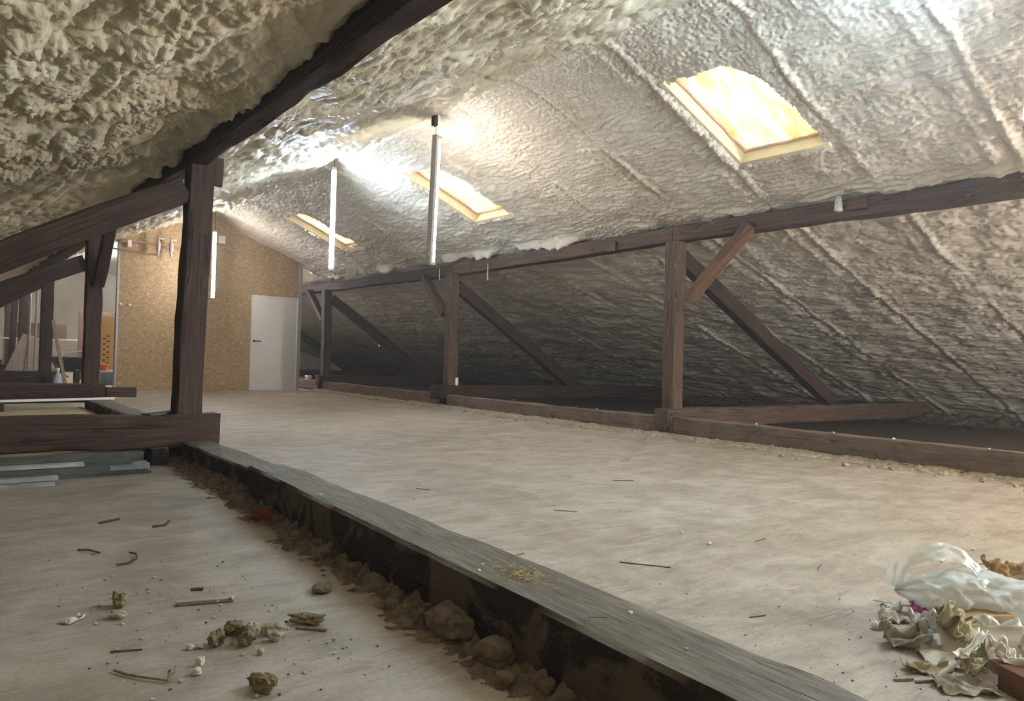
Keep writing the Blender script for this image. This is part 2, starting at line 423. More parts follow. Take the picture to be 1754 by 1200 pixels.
def in_hole(s, y):
    res = np.zeros(s.shape, bool)
    e = .035 * pn(s * 7, y * 7, 91) + .012 * pn(s * 30, y * 30, 92)
    for i, (yc, hw) in enumerate(WIN):
        a = (s - S0) / (S1 - S0); b = (y - yc) / hw
        m = (s > S0 + e) & (s < S1 + .035 + e) & (y - yc > -hw + e) & (y - yc < hw + .035 + e)
        # spray rounds off the upper corner next to the rafter
        m &= ~((a < .55) & (b < -.1) & (((.55 - a) / .55) ** 2 + ((-.1 - b) / .9) ** 2 > 1.0 + e * 3))
        if i == 2: m &= ~(np.abs(a - .5 - e * 6) > .5) & (b > -.62 + .5 * pn(s * 3, y, 93))
        res |= m
    return res
def foam_patches(name, side, patches, mat):
    V = []; Fc = []; base = 0
    nx, nz = -side * math.sin(math.radians(21)), -math.cos(math.radians(21))
    for s0, s1, y0, y1, ds, dy in patches:
        s0 = max(0, s0 - .07) if s0 > 0 else 0; y0 -= .07
        ss = np.linspace(s0, s1, int((s1 - s0) / ds) + 1); ys = np.linspace(y0, y1, int((y1 - y0) / dy) + 1)
        S, Y = np.meshgrid(ss, ys, indexing='ij'); h = foam_h(S, Y, side)
        h = h * sm(S, 0, .12) if False else h
        x, z = prof(S, side)
        hx = np.where(S < .12, S / .12, 1.0)
        P = np.stack([x + nx * h * hx, Y + .25 * h * pn(S * 9, Y * 9, 60), z + nz * h], -1).reshape(-1, 3)
        ni, nj = S.shape; ii, jj = np.meshgrid(np.arange(ni - 1), np.arange(nj - 1), indexing='ij')
        a = (ii * nj + jj).ravel() + base
        f = np.stack([a, a + nj, a + nj + 1, a + 1], -1)
        if side < 0: f = f[:, ::-1]
        if side > 0:
            cs = (S[:-1, :-1] + ds / 2).ravel(); cy = (Y[:-1, :-1] + dy / 2).ravel()
            f = f[~in_hole(cs, cy)]
        V.append(P); Fc.append(f); base += len(P)
    V = np.concatenate(V).astype(np.float32); Fc = np.concatenate(Fc).astype(np.int32)
    me = bpy.data.meshes.new(name); me.vertices.add(len(V)); me.vertices.foreach_set('co', V.ravel())
    me.loops.add(len(Fc) * 4); me.loops.foreach_set('vertex_index', Fc.ravel())
    me.polygons.add(len(Fc)); me.polygons.foreach_set('loop_start', np.arange(0, len(Fc) * 4, 4, dtype=np.int32))
    me.polygons.foreach_set('use_smooth', np.ones(len(Fc), bool)); me.update(calc_edges=True)
    me.materials.append(mat)
    o = bpy.data.objects.new(name, me); COL.objects.link(o); tag(o, kind='structure'); return o

foam_patches('ceiling', 1, [
    (0, 3.1, .4, 7.6, .014, .016), (0, 3.1, 7.6, 16.6, .02, .03), (0, 3.1, 16.6, 31, .1, .12), (0, 3.1, -5, .4, .1, .12),
    (3.1, 7, 1.4, 8.5, .02, .024), (3.1, 11.6, 8.5, 22, .035, .045), (7, 11.6, 1.4, 8.5, .025, .03), (3.1, 11.6, -5, 1.4, .1, .12), (3.1, 11.6, 22, 31, .12, .15)], M['foam'])
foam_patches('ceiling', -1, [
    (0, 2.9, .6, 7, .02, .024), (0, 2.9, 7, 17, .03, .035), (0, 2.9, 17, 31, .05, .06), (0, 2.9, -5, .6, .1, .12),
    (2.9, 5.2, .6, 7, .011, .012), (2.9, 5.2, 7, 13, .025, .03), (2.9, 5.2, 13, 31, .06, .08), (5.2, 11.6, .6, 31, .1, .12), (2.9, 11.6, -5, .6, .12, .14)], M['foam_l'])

# ------------------------------------------------------------------ shell
fl = new_mesh('floor', [(-7, -5, 0), (7.3, -5, 0), (7.3, 31, 0), (-7, 31, 0)], [(0, 1, 2, 3)], M['floor']); tag(fl, kind='structure')
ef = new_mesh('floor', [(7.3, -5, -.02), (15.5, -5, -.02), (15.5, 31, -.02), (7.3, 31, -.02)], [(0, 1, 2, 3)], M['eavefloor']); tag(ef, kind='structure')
def gable(name, y, mat, t=.1):
    pts = [(-6.8, 0), (15.2, 0), (15.2, .3), (4.4, 4.2), (-6.8, .3)]
    vs = [(x, y, z) for x, z in pts] + [(x, y + t, z) for x, z in pts]; n = len(pts)
    fs = [tuple(range(n)), tuple(range(2 * n - 1, n - 1, -1))] + [(i, (i + 1) % n, n + (i + 1) % n, n + i) for i in range(n)]
    o = new_mesh(name, vs, fs, mat); tag(o, kind='structure'); return o
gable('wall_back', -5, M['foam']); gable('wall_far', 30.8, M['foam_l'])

# OSB partition with a hole for the door
yw = 16.3
def ws_z(x): return 3.80 - abs(x - 4.4) * .41
pts = [(2.76, 0), (5.36, 0), (5.36, 2.09), (6.42, 2.09), (6.42, 2.93), (4.4, 3.8), (2.76, 3.1)]
vs = [(x, yw, z) for x, z in pts] + [(x, yw + .09, z) for x, z in pts]; n = len(pts)
fs = [tuple(range(n)), tuple(range(2 * n - 1, n - 1, -1))] + [(i, (i + 1) % n, n + (i + 1) % n, n + i) for i in range(n)]
tag(new_mesh('wall_partition', vs, fs, M['osb']), kind='structure')
tag(box('trim_1', (2.725, yw - .015, 0), (2.765, yw + .11, 3.12), M['alu']), kind='structure')
tag(box('trim_2', (6.42, yw - .015, 0), (6.50, yw + .11, 2.9), M['alu']), kind='structure')
dr = empty('door_1', (5.89, yw, 0)); tag(dr, kind='structure')
box('door_leaf', (-.5, -.02, .01), (.5, .03, 2.05), M['door'], dr)
box('door_frame', (.5, -.03, 0), (.525, .08, 2.085), M['white'], dr, .002)
box('door_frame', (-.525, -.012, 0), (-.5, .08, 2.085), M['door'], dr, .002)
box('door_frame', (-.525, -.025, 2.055), (.525, .08, 2.085), M['white'], dr, .002)
hd = empty('door_handle', (-.455, -.02, 1.08)); hd.parent = dr
tube('handle_lever', [(0, 0, 0), (0, -.05, 0), (.02, -.055, 0), (.14, -.055, 0)], .012, M['black'], hd)
box('handle_plate', (-.02, -.008, -.025), (.02, 0, .025), M['black'], hd, .002)

# ------------------------------------------------------------------ roof windows
ca, sa = math.cos(math.radians(22.5)), math.sin(math.radians(22.5))
def roof_window(i, yc, hw):
    root = empty('window_%d' % (i + 1), (0, 0, 0))
    R = Matrix(((ca, 0, sa), (0, 1, 0), (-sa, 0, ca))).to_4x4()   # local: x down the slope, y along the attic, z outwards
    sc_ = (S0 + S1) / 2; hs = (S1 - S0) / 2
    R.translation = (4.4 + sc_ * ca, yc, RZ - sc_ * sa); root.matrix_world = R; tag(root, kind='structure')
    a, b = hs + .012, hw + .012; an, bn = hs + .05, hw + .05      # spray foam overlaps the upper and the near side
    box('reveal', (-an, b, -.004), (a + .06, b + .06, .34), M['cream'], root)
    box('reveal', (-an, -bn - .025, .03), (a + .06, -bn, .34), M['cream'], root)
    box('reveal', (-an - .025, -bn, .03), (-an, b + .06, .34), M['cream'], root)
    box('reveal', (a, -bn, -.004), (a + .06, b, .34), M['cream'], root)
    # stuffed glass wool, sagging slightly
    nx_, ny_ = 50, 40; vs = []; fs = []
    for p in range(nx_ + 1):
        for q in range(ny_ + 1):
            x = -an + (a + an) * p / nx_; y = -bn + (b + bn) * q / ny_
            z = .15 - .02 * math.cos(x * 1.2) + .018 * mn.noise(Vector((x * 3, y * 6, i * 9))) + .008 * mn.noise(Vector((x * 14, y * 22, i)))
            vs.append((x, y, z))
    for p in range(nx_):
        for q in range(ny_):
            k = p * (ny_ + 1) + q; fs.append((k, k + 1, k + ny_ + 2, k + ny_ + 1))
    new_mesh('wool_batt', vs, fs, M['batt'], root, True)
    def edge(x0, y0, x1, y1):
        pts = [(x0 + (x1 - x0) * t / 16, y0 + (y1 - y0) * t / 16, .12 + .012 * mn.noise(Vector((t * .6, x0 * 3, y0 * 3 + i)))) for t in range(17)]
        return pts
    tube('foil_edge', edge(-a + .015, b - .018, a - .02, b - .018), .012, M['foil'], root, 6)
    tube('foil_edge', edge(a - .018, b - .02, a - .018, -b + .02), .012, M['foil'], root, 6)
    new_mesh('pane', [(-an, -bn, .33), (a, -bn, .33), (a, b, .33), (-an, b, .33)], [(0, 1, 2, 3)], M['glass'], root)
    for lo, hi in (((-a, -b, .31), (a, -b + .05, .35)), ((-a, b - .05, .31), (a, b, .35)), ((-a, -b, .31), (-a + .05, b, .35)), ((a - .05, -b, .31), (a, b, .35))):
        box('sash_frame', lo, hi, M['skywood'], root, .002)
for i, (yc, hw) in enumerate(WIN): roof_window(i, yc, hw)

# ------------------------------------------------------------------ timbers, right row
T, TR, TG, TC = M['timber'], M['timber_red'], M['timber_grey'], M['curb']
beam('roof_purlin', 'long dark purlin under the right roof slope, nearest length at the right edge', (7.19, -1, 2.48), (7.19, 6.0, 2.47), .21, .19, TR, 1, cat='purlin')
beam('roof_purlin', 'dark purlin between the two nearest right-hand posts, foam spilling over its top', (7.19, 6.01, 2.465), (7.19, 10.9, 2.40), .21, .185, TR, 2, cat='purlin')
beam('roof_purlin', 'farthest length of the right purlin, ending by the white door', (7.19, 10.91, 2.40), (7.19, 22, 2.40), .2, .185, T, 3, cat='purlin')
def rframe(y, zt, xp, xt0, xt1, zc, hh, xs, zs, xe, ze, seed, labs, mt, brace):
    beam('roof_post', labs[0], (xp, y, zc + hh / 2), (xp - .02, y, zt), .19, .19, mt, seed, up=(1, 0, 0), cat='post')
    beam('tie_beam', labs[1], (xt0, y, zc), (xt1, y, zc - .02), .20, hh, mt if seed == 10 else T, seed + 1, cat='tie beam')
    beam('roof_strut', labs[2], (xs, y + .02, zs), (xe, y + .02, ze), .16, .20, T, seed + 2, cat='strut')
    if brace: beam('purlin_brace', labs[3], brace[0], brace[1], .12, .14, M['timber_brace'] if seed == 10 else mt, seed + 3, up=(1, 0, 0), cat='brace')
rframe(6.02, 2.38, 7.19, 6.98, 14.3, .2, .25, 7.29, 2.2, 10.95, .36, 10,
       ['reddish brown post with a short brace, nearest on the right side', 'tie beam lying outwards from the nearest right-hand post', 'long diagonal strut behind the nearest right-hand post', 'short reddish brace from the nearest right-hand post up to the purlin'],
       TR, ((7.03, 5.66, 1.66), (7.06, 4.88, 2.44)))
rframe(10.92, 2.31, 7.10, 6.75, 12.55, .255, .24, 7.19, 2.13, 9.95, .41, 20,
       ['scuffed brown post in the middle of the right row', 'tie beam lying outwards from the middle right-hand post', 'diagonal strut behind the middle right-hand post', 'short dark brace on the far side of the middle right-hand post'],
       TR, ((7.06, 11.1, 1.62), (7.1, 11.9, 2.33)))
rframe(16.0, 2.31, 7.0, 6.8, 9.9, .24, .23, 7.1, 2.12, 9.65, .40, 30,
       ['dark post in the right row, nearest the white door', 'tie beam lying outwards from the post nearest the white door', 'diagonal strut behind the post nearest the white door', 'short dark brace on the far side of the post by the white door'],
       T, ((7.0, 16.2, 1.62), (7.05, 17.2, 2.33)))
beam('roof_strut', 'diagonal strut seen through the gap right of the white door', (7.2, 21, 2.15), (10.3, 21, .1), .16, .2, T, 44, cat='strut')
beam('tie_beam', 'dark tie beam low behind the gap right of the white door', (7.0, 21, .22), (11.5, 21, .2), .2, .24, T, 45, cat='tie beam')
# sills
beam('floor_sill', 'weathered sill beam along the right side, nearest length', (7.17, -.5, .125), (7.15, 5.93, .125), .2, .21, TG, 50, rough=.009, cat='sill')
beam('floor_sill', 'weathered cracked sill beam between the nearest and the middle right-hand posts', (7.12, 5.9, .125), (7.06, 10.8, .115), .19, .19, TG, 51, rough=.012, cat='sill')
beam('floor_sill', 'weathered sill beam between the middle post and the post by the white door', (7.04, 11.03, .12), (6.98, 15.9, .11), .19, .2, TG, 52, rough=.01, cat='sill')
beam('floor_sill', 'end piece of sill beam right beside the white door', (6.95, 16.1, .12), (6.95, 18.5, .12), .19, .2, TG, 53, cat='sill')
beam('timber_shim', 'flat wooden shim sticking out under the nearest right-hand sill', (7.03, 2.65, .018), (7.03, 3.2, .018), .1, .026, TG, 54, cat='wood', rough=.002, wander=0)

# ------------------------------------------------------------------ timbers, left row
beam('roof_purlin', 'dark purlin crossing the upper left, foam lapping over its edge', (1.55, -1, 2.46), (1.57, 10.9, 2.40), .14, .17, T, 60, cat='purlin', rough=.012)
beam('roof_purlin', 'dark left-hand purlin continuing behind the second left post', (1.56, 10.91, 2.42), (1.56, 30, 2.42), .2, .2, T, 61, cat='purlin')
beam('roof_post', 'big dark foreground post left of the middle, on the nearest tie beam', (1.56, 6.2, .37), (1.60, 6.2, 2.36), .19, .19, T, 62, up=(1, 0, 0), cat='post')
beam('timber_cleat', 'dark wooden cleat high on the right side of the foreground post', (1.70, 6.16, 2.20), (1.71, 6.16, 2.42), .05, .12, T, 63, up=(1, 0, 0), cat='cleat', wander=0)
beam('tie_beam', 'heavy dark tie beam at the left, carrying the big foreground post', (-5.6, 6.2, .25), (1.79, 6.2, .25), .22, .25, T, 64, rough=.01, cat='tie beam')
beam('roof_strut', 'nearest of the dark diagonal struts at left, rising to the foreground post', (-1.75, 6.2, .32), (1.48, 6.2, 2.14), .17, .20, T, 65, cat='strut')
lf = [(10.95, 1.56, 'second dark post from the left foreground, flared at its top', 'tie beam behind the pale board at left', 'second diagonal strut at left, rising to the second left post', (1.95, -2.0, .3)),
      (15.85, 1.53, 'third post of the left row, with a stick leaning by it', 'dark tie beam behind the bottle at the far left', 'third diagonal strut in the left row', (2.02, -1.2, .3)),
      (20.6, 1.53, 'fourth post of the left row, dim at the far left', 'tie beam under the fourth left post', 'fourth diagonal strut in the left row', (2.05, -1.2, .3)),
      (25.4, 1.53, 'farthest dim post of the left row', 'farthest tie beam of the left row', 'farthest diagonal strut of the left row', (2.05, -1.2, .3))]
for k, (y, x, a, b, c, st) in enumerate(lf):
    beam('roof_post', a, (x, y, .38), (x, y, 2.33), .19, .19, T, 70 + k * 4, up=(1, 0, 0), cat='post')
    beam('tie_beam', b, (-5, y, .27), (1.72, y, .27), .22, .24, T, 71 + k * 4, cat='tie beam')
    beam('roof_strut', c, (st[1], y, st[2]), (1.45, y, st[0]), .16, .20, T, 72 + k * 4, cat='strut')
beam('purlin_brace', 'short brace widening the top of the second left post', (1.6, 10.85, 1.68), (1.6, 10.1, 2.4), .12, .13, T, 90, up=(1, 0, 0), cat='brace')
beam('roof_post', 'dim extra post standing left of the third left post', (1.28, 20.3, .35), (1.34, 20.3, 1.95), .15, .12, T, 91, up=(1, 0, 0), cat='post')
beam('floor_beam', 'thick dusty beam running diagonally across the foreground floor', (1.388, -.6, .11), (1.578, 4.40, .11), .30, .2, TC, 92, w1=.235, rough=.008, cat='beam', step=.05)
beam('floor_beam', 'dusty beam butting against the nearest left tie beam', (1.63, 4.30, .08), (1.625, 6.09, .08), .22, .17, TC, 93, rough=.01, cat='beam', step=.05)
beam('floor_beam', 'dusty beam along the right edge of the pale board at left', (1.65, 6.32, .1), (1.62, 10.83, .1), .26, .2, TC, 94, cat='beam')
beam('timber_offcut', 'dark timber stub at the end of the second left tie beam', (1.73, 10.98, .28), (2.1, 11.05, .27), .16, .13, T, 95, cat='offcut', wander=0)
beam('timber_block', 'small dark block wedged under the nearest left tie beam end', (1.34, 6.15, .0), (1.34, 6.15, .13), .2, .13, TC, 96, up=(1, 0, 0), cat='block', wander=0)

# ------------------------------------------------------------------ things on the purlins
beam('timber_cleat', 'small square cleat nailed on the purlin between near and middle right posts', (7.06, 6.94, 2.41), (7.06, 7.10, 2.415), .03, .13, TR, 97, cat='cleat', wander=0)
beam('timber_cleat', 'small board nailed on the right purlin beside a foam drip', (7.06, 3.58, 2.505), (7.06, 3.76, 2.51), .035, .13, TR, 98, cat='cleat', wander=0)
def drip(name, lab, x, y, z0, z1, r, seed):
    n = 14; pts = []; rad = []
    for i in range(n + 1):
        f = i / n; pts.append((x + .006 * mn.noise(Vector((f * 5, seed, 0))), y + .01 * mn.noise(Vector((f * 4, seed, 5))), z0 + (z1 - z0) * f))
        rad.append(r * (.7 + .35 * mn.noise(Vector((f * 6, seed, 8))) + .5 * f) * (1 if i < n else .4))
    o = tube(name, pts, r, M['foam'], seg=12, rad=rad); tag(o, lab, 'foam drip'); return o
drip('foam_drip', 'fat foam drip hanging over the nearest right purlin', 7.05, 3.86, 2.60, 2.44, .038, 1)
drip('foam_drip', 'thin foam drip hanging from the purlin above the middle right strut', 7.08, 9.87, 2.42, 2.14, .007, 2)
drip('foam_drip', 'thin foam drip beside the bottom of the grey-backed tube lamp', 7.08, 11.35, 2.46, 2.24, .010, 3)

# ------------------------------------------------------------------ tube lamps
def lamp(lab, x, y, ztop, L, face, em, lean=(0, 0)):
    root = empty('tube_lamp', (x + lean[0] * L, y + lean[1] * L, ztop))
    root.rotation_euler = (Vector((0, 0, 1)).rotation_difference(Vector((lean[0], lean[1], 1))).to_matrix() @ Matrix.Rotation(face, 3, 'Z')).to_euler()
    tag(root, lab, 'lamp', 'tube lamps hanging from the ridge')
    # local +x is the tube side
    bm = bmesh.new(); bm_box(bm, (-.055, -.035, -L), (-.01, .035, 0), .008)
    for z in (-.12, -L + .12): bm_box(bm, (-.062, -.012, z - .02), (-.054, .012, z + .02), .002)
    bmesh.ops.recalc_face_normals(bm, faces=bm.faces)
    from_bm('lamp_housing', bm, M['housing'], root, angle=40)
    tube('lamp_tube', [(.02, 0, -.04), (.02, 0, -L + .04)], .028, mat_emit('fluorescent_tube', *em), root, 12)
    for z0, z1 in ((-.002, -.04), (-L + .04, -L + .002)):
        bm = bmesh.new(); bm_box(bm, (-.02, -.03, min(z0, z1)), (.05, .03, max(z0, z1)), .006)
        from_bm('end_cap', bm, M['housing'], root, angle=40)
    tube('hanging_wire', [(-.03, 0, -.01), (-.03, .004, .1), (-.028, 0, 3.66 - .42 * abs(x - 4.4) - ztop)], .004, M['black'], root, 6)
    return root
toc = math.atan2(-1, 0)
lamp('blue-white glowing tube lamp hanging in the middle of the attic', 4.4, 9.98, 3.53, 1.48, math.atan2(-9.98, -4.4), TUBE_COOL)
lamp('tube lamp seen from its grey back, hanging in front of a roof window', 4.4, 7.25, 3.40, 1.48, math.radians(20), TUBE_WARM, (.018, -.012))
lamp('glowing tube lamp half hidden behind the big foreground post', 4.35, 15.6, 3.28, 1.4, math.atan2(-9.5, -4.4), TUBE_NEUTRAL)
lamp('glowing tube lamp cut off by the upper right edge of the photo', 4.44, 1.405, 3.60, 1.44, math.radians(190), TUBE_NEAR, (.035, -.028))
lamp('added fill tube hanging low, unseen behind the camera', 7.9, -2.4, 1.95, 1.48, math.radians(85), TUBE_FILL)  # fill light added out of view to brighten the lower right slope
lamp('tube lamp hanging just behind the wood-chip partition', 4.3, 19.6, 3.3, 1.4, math.radians(200), TUBE_REAR)
lamp('added fill tube hanging farthest back, unseen behind the partition', 4.3, 23.6, 3.3, 1.4, math.radians(200), TUBE_REAR)  # extra unseen lamp, added to lift the dark space past the partition
dk = M['stickd']
beam('ridge_block', 'dark wooden end poking through foam above the grey-backed lamp', (4.38, 7.22, 3.50), (4.38, 7.22, 3.62), .07, .07, T, 99, up=(1, 0, 0), cat='block', rough=.012, wander=0)

# ------------------------------------------------------------------ pipes on the partition
pr = empty('pipe_run', (0, 0, 0)); tag(pr, 'copper pipe with two valves along the top of the wood-chip partition', 'pipe')
tube('pipe', [(2.72, 16.15, 2.93), (3.3, 16.15, 2.95), (4.1, 16.15, 2.90), (4.45, 16.15, 2.9)], .022, M['copper'], pr)
for x in (3.42, 3.66):
    v = tube('valve', [(x, 16.15, 2.72), (x, 16.15, 2.80), (x, 16.15, 2.86), (x, 16.15, 2.98), (x, 16.15, 3.03), (x, 16.15, 3.10)], .03, M['greypipe'], pr, 10, [.022, .022, .042, .042, .018, .018])
    tube('valve_lever', [(x, 16.1, 3.06), (x + .09, 16.1, 3.06)], .01, M['white'], v, 6)
box('pipe_bracket', (2.86, 16.12, 2.84), (2.93, 16.3, 2.97), M['white'], pr)
pr2 = tag(tube('conduit_pipe', [(2.35, 16.15, 2.78), (2.6, 16.18, 2.78), (3.4, 16.2, 2.74)], .018, M['copper']), 'thin reddish pipe below the valve pipe, left of the foreground post', 'pipe')
tag(tube('conduit_pipe', [(4.75, 16.2, 3.02), (5.9, 16.2, 2.9)], .014, M['greypipe']), 'thin grey conduit across the top of the partition above the door', 'pipe')
tag(box('junction_box', (4.60, 16.2, 3.12), (4.74, 16.3, 3.28), M['white']), 'pale junction box high on the partition by the hanging lamp', 'junction box')
for x, l in ((2.80, 'tiny white socket at the left edge of the partition'), (2.96, 'tiny white socket just right of the other on the partition')):
    tag(box('wall_socket', (x - .025, 16.27, 1.69), (x + .025, 16.3, 1.73), M['white']), l, 'socket')
cb = empty('junction_box', (6.95, 16.85, .22)); tag(cb, 'white junction box with a conduit on the sill beside the door', 'junction box')
box('box_body', (-.06, -.09, 0), (.04, .09, .1), M['white'], cb, .008); tube('conduit', [(-.05, 0, .05), (-.45, -.15, .05)], .018, M['greypipe'], cb)
pf = lathe('paper_roll', [(.05, 0), (.055, .01), (.055, .12), (.05, .13), (.02, .13)], M['white'], loc=(0, 0, 0)); pf.location = (7.17, 10.87, .375)
tag(pf, 'small white roll standing at the foot of the middle right-hand post', 'roll')

# ------------------------------------------------------------------ left bay: board, batten, steel profiles
tag(box('wood_board', (-3, 6.33, .06), (1.46, 10.82, .10), M['ply']), 'large pale board lying between the two left tie beams', 'board')
tag(box('wood_board', (-.8, 8.2, .101), (.95, 8.75, .112), M['steel_d']), 'grey strip of board lying on the large pale board', 'board')
b = box('wood_batten', (-.66, -.025, 0), (.66, .025, .028), M['white']); b.location = (1.14, 10.42, .205); b.rotation_euler = (0, 0, .25)
tag(b, 'thin white batten lying across the pale board towards the beam', 'batten')
tag(box('timber_block', (.42, 10.2, .10), (.6, 10.36, .203), T), 'small block under the left end of the white batten', 'block')
b = box('board_scrap', (-.22, -.05, 0), (.22, .05, .015), M['steel_d']); b.location = (1.45, 6.26, .378); b.rotation_euler = (0, -.05, .5)
tag(b, 'grey scrap of board on the tie beam beside the foreground post', 'board scrap')
def channel(name, x0, x1, y, z, w, h, mat, rz, lab):
    t = .004; bm = bmesh.new()
    bm_box(bm, (0, -w / 2, 0), (x1 - x0, w / 2, t)); bm_box(bm, (0, -w / 2, t), (x1 - x0, -w / 2 + t, h)); bm_box(bm, (0, w / 2 - t, t), (x1 - x0, w / 2, h))
    bmesh.ops.recalc_face_normals(bm, faces=bm.faces)
    o = from_bm(name, bm, mat); o.location = (x0, y, z); o.rotation_euler = (0, 0, rz); return tag(o, lab, 'steel profile', 'profiles stacked under the tie beam')
S, SD = M['steel'], M['steel_d']
prs = [(-2, .60, 5.50, .001, .07, .028, S, 'bottom front steel profile of the stack under the tie beam'), (-2.2, .62, 5.50, .031, .06, .026, S, 'steel profile on top of the bottom front one'),
       (-1.7, .47, 5.62, .001, .09, .045, SD, 'dull profile right behind the two front steel profiles'), (-1.9, 1.21, 5.76, .001, .1, .02, SD, 'longest flat profile of the stack, reaching the dark block'),
       (-1.8, .95, 5.74, .022, .1, .05, SD, 'wide dull profile on the longest flat one'), (-2.1, .80, 5.78, .074, .08, .022, S, 'steel profile second from the top of the stack'),
       (-2.2, .60, 5.86, .098, .1, .02, SD, 'dull profile on top of the stack, cut short'), (-2.0, 1.24, 5.92, .001, .1, .05, S, 'bright steel profile at the back, level with the tie beam end'),
       (-2.0, 1.12, 5.93, .053, .1, .03, SD, 'dull profile at the back of the stack'), (-2.3, 1.22, 6.03, .001, .08, .115, SD, 'tall dull profile directly under the tie beam')]
for i, p in enumerate(prs): channel('steel_profile', p[0], p[1], p[2], p[3], p[4], p[5], p[6], .004 * ((i * 7) % 5 - 2), p[7])

# ------------------------------------------------------------------ far left clutter
b = beam('wooden_stick', 'thin wooden stick leaning against the third left post', (1.57, 13.0, .01), (1.37, 13.35, 1.25), .05, .03, M['stick'], 110, up=(0, 1, 0), cat='stick', wander=.004)
bt = empty('plastic_bottle', (1.63, 14.6, 0)); tag(bt, 'pale plastic bottle standing left of the leaning stick', 'bottle')
lathe('bottle_body', [(.05, 0), (.055, .01), (.055, .2), (.05, .25), (.02, .30), (.018, .33)], M['bluegrey'], bt); lathe('bottle_cap', [(.022, .33), (.022, .37), (.01, .375)], M['white'], bt)
bt.location = (1.66, 15.2, .0); bt.scale = (1.25, 1.25, 1.25)
bt2 = empty('plastic_bottle', (2.72, 18.3, 0)); tag(bt2, 'purple plastic bottle standing right of the second left post', 'bottle')
lathe('bottle_body', [(.07, 0), (.075, .01), (.075, .34), (.05, .42), (.03, .44)], M['purple'], bt2); lathe('bottle_cap', [(.03, .44), (.03, .5), (.01, .5)], M['orange'], bt2)
cr = empty('storage_crate', (3.0, 18.8, 0)); tag(cr, 'blue-grey crate on the floor at the left end of the partition', 'crate')
box('crate_body', (-.22, -.15, 0), (.22, .15, .28), M['blue'], cr, .01); box('crate_rim', (-.24, -.17, .28), (.24, .17, .32), M['white'], cr, .005)
tag(lathe('orange_bucket', [(.09, 0), (.11, .12), (.12, .14), (.10, .15)], M['orange'], loc=(0, 0, 0)), 'orange-red tub on top of the blue-grey crate', 'tub')
bpy.data.objects['orange_bucket'].location = (2.92, 18.75, .322)
yb = empty('yellow_board', (3.05, 19.3, 0)); tag(yb, 'tall yellow board with rows of dark holes behind the crate', 'board')
box('board_panel', (-.16, -.02, 0), (.16, .02, 1.55), M['yellow'], yb)
for k in range(14):
    box('hole_mark', (-.08 + .08 * (k % 2), -.024, .28 + .062 * k), (-.02 + .08 * (k % 2), -.0205, .31 + .062 * k), M['black'], yb, 0)
wb = empty('wheelbarrow', (2.3, 18.6, 0)); tag(wb, 'dark wheelbarrow loaded with metal scraps between the left posts', 'wheelbarrow')
bm = bmesh.new()
for r_, (x0, x1, y0, y1, z) in enumerate([(-.25, .25, -.3, .3, .3), (-.42, .42, -.45, .45, .62)]):
    for (x, y) in ((x0, y0), (x1, y0), (x1, y1), (x0, y1)): bm.verts.new((x, y, z))
bm.verts.ensure_lookup_table(); V_ = bm.verts
bm.faces.new([V_[i] for i in (0, 1, 2, 3)])
for k in range(4): bm.faces.new([V_[k], V_[(k + 1) % 4], V_[4 + (k + 1) % 4], V_[4 + k]])
from_bm('barrow_tray', bm, M['barrow'], wb)
tube('tray_rim', [(-.42, -.45, .62), (.42, -.45, .62), (.42, .45, .62), (-.42, .45, .62), (-.42, -.45, .62)], .015, M['greypipe'], wb, 6)
for s_ in (-1, 1):
    tube('barrow_handle', [(s_ * .15, -.6, .2), (s_ * .25, .1, .3), (s_ * .3, .9, .55)], .016, M['greypipe'], wb, 6)
    tube('barrow_leg', [(s_ * .22, .1, .3), (s_ * .24, .15, 0), (s_ * .24, .35, 0), (s_ * .25, .35, .38)], .014, M['greypipe'], wb, 6)
bm = bmesh.new(); bmesh.ops.create_cone(bm, cap_ends=True, segments=20, radius1=.18, radius2=.18, depth=.08, matrix=Matrix.Translation((0, -.62, .19)) @ Matrix.Rotation(math.pi / 2, 4, 'Y')); from_bm('barrow_wheel', bm, M['black'], wb, angle=40)
for k in range(9):
    a_ = random.uniform(0, 3.1); c_ = Vector((random.uniform(-.12, .12), random.uniform(-.15, .15), .60 + .018 * k)); d_ = Vector((math.cos(a_) * .3, math.sin(a_) * .3, random.uniform(-.04, .06)))
    o = beam('metal_scrap', 'pale metal scrap lying in the dark wheelbarrow', Vector(wb.location) + c_ - d_, Vector(wb.location) + c_ + d_, .03, .015, M['steel'] if k % 2 else M['white'], 120 + k, cat='scrap', wander=0, rough=.001)
    o['group'] = 'scraps in the wheelbarrow'
sh = empty('wall_shelf', (2.0, 23.6, 0)); tag(sh, 'long pale-edged shelf at the far left behind the wheelbarrow', 'shelf')
box('shelf_board', (-.8, -.2, .98), (1.3, .2, 1.02), M['white'], sh)
for x in (-.7, 1.2): box('shelf_leg', (x, -.15, 0), (x + .04, -.11, .98), M['greypipe'], sh)
tag(box('cardboard_box', (1.55, 23.5, 1.022), (2.75, 23.75, 1.42), M['brownwall'], bevel=.01), 'low brown box on the far left shelf', 'box')
for (x, y, l) in ((1.5, 18.7, 'left of two thin vertical pipes beside the third left post'), (1.5, 17.4, 'right of two thin vertical pipes beside the third left post')):
    tag(tube('vertical_pipe', [(x, y, 0), (x, y, 2.3)], .02, M['alu']), l, 'pipe')
b = box('leaning_board', (-.25, -.015, 0), (.25, .015, 1.1), M['woolpale']); b.location = (1.25, 19.0, .0); b.rotation_euler = (.28, .3, .2)
tag(b, 'mottled pale board leaning at the far left', 'board')
sr = tag(box('brown_partition', (2.75, 21.4, 0), (3.6, 21.46, 1.75), M['brownwall']), 'brown panel standing behind the yellow board', 'panel')

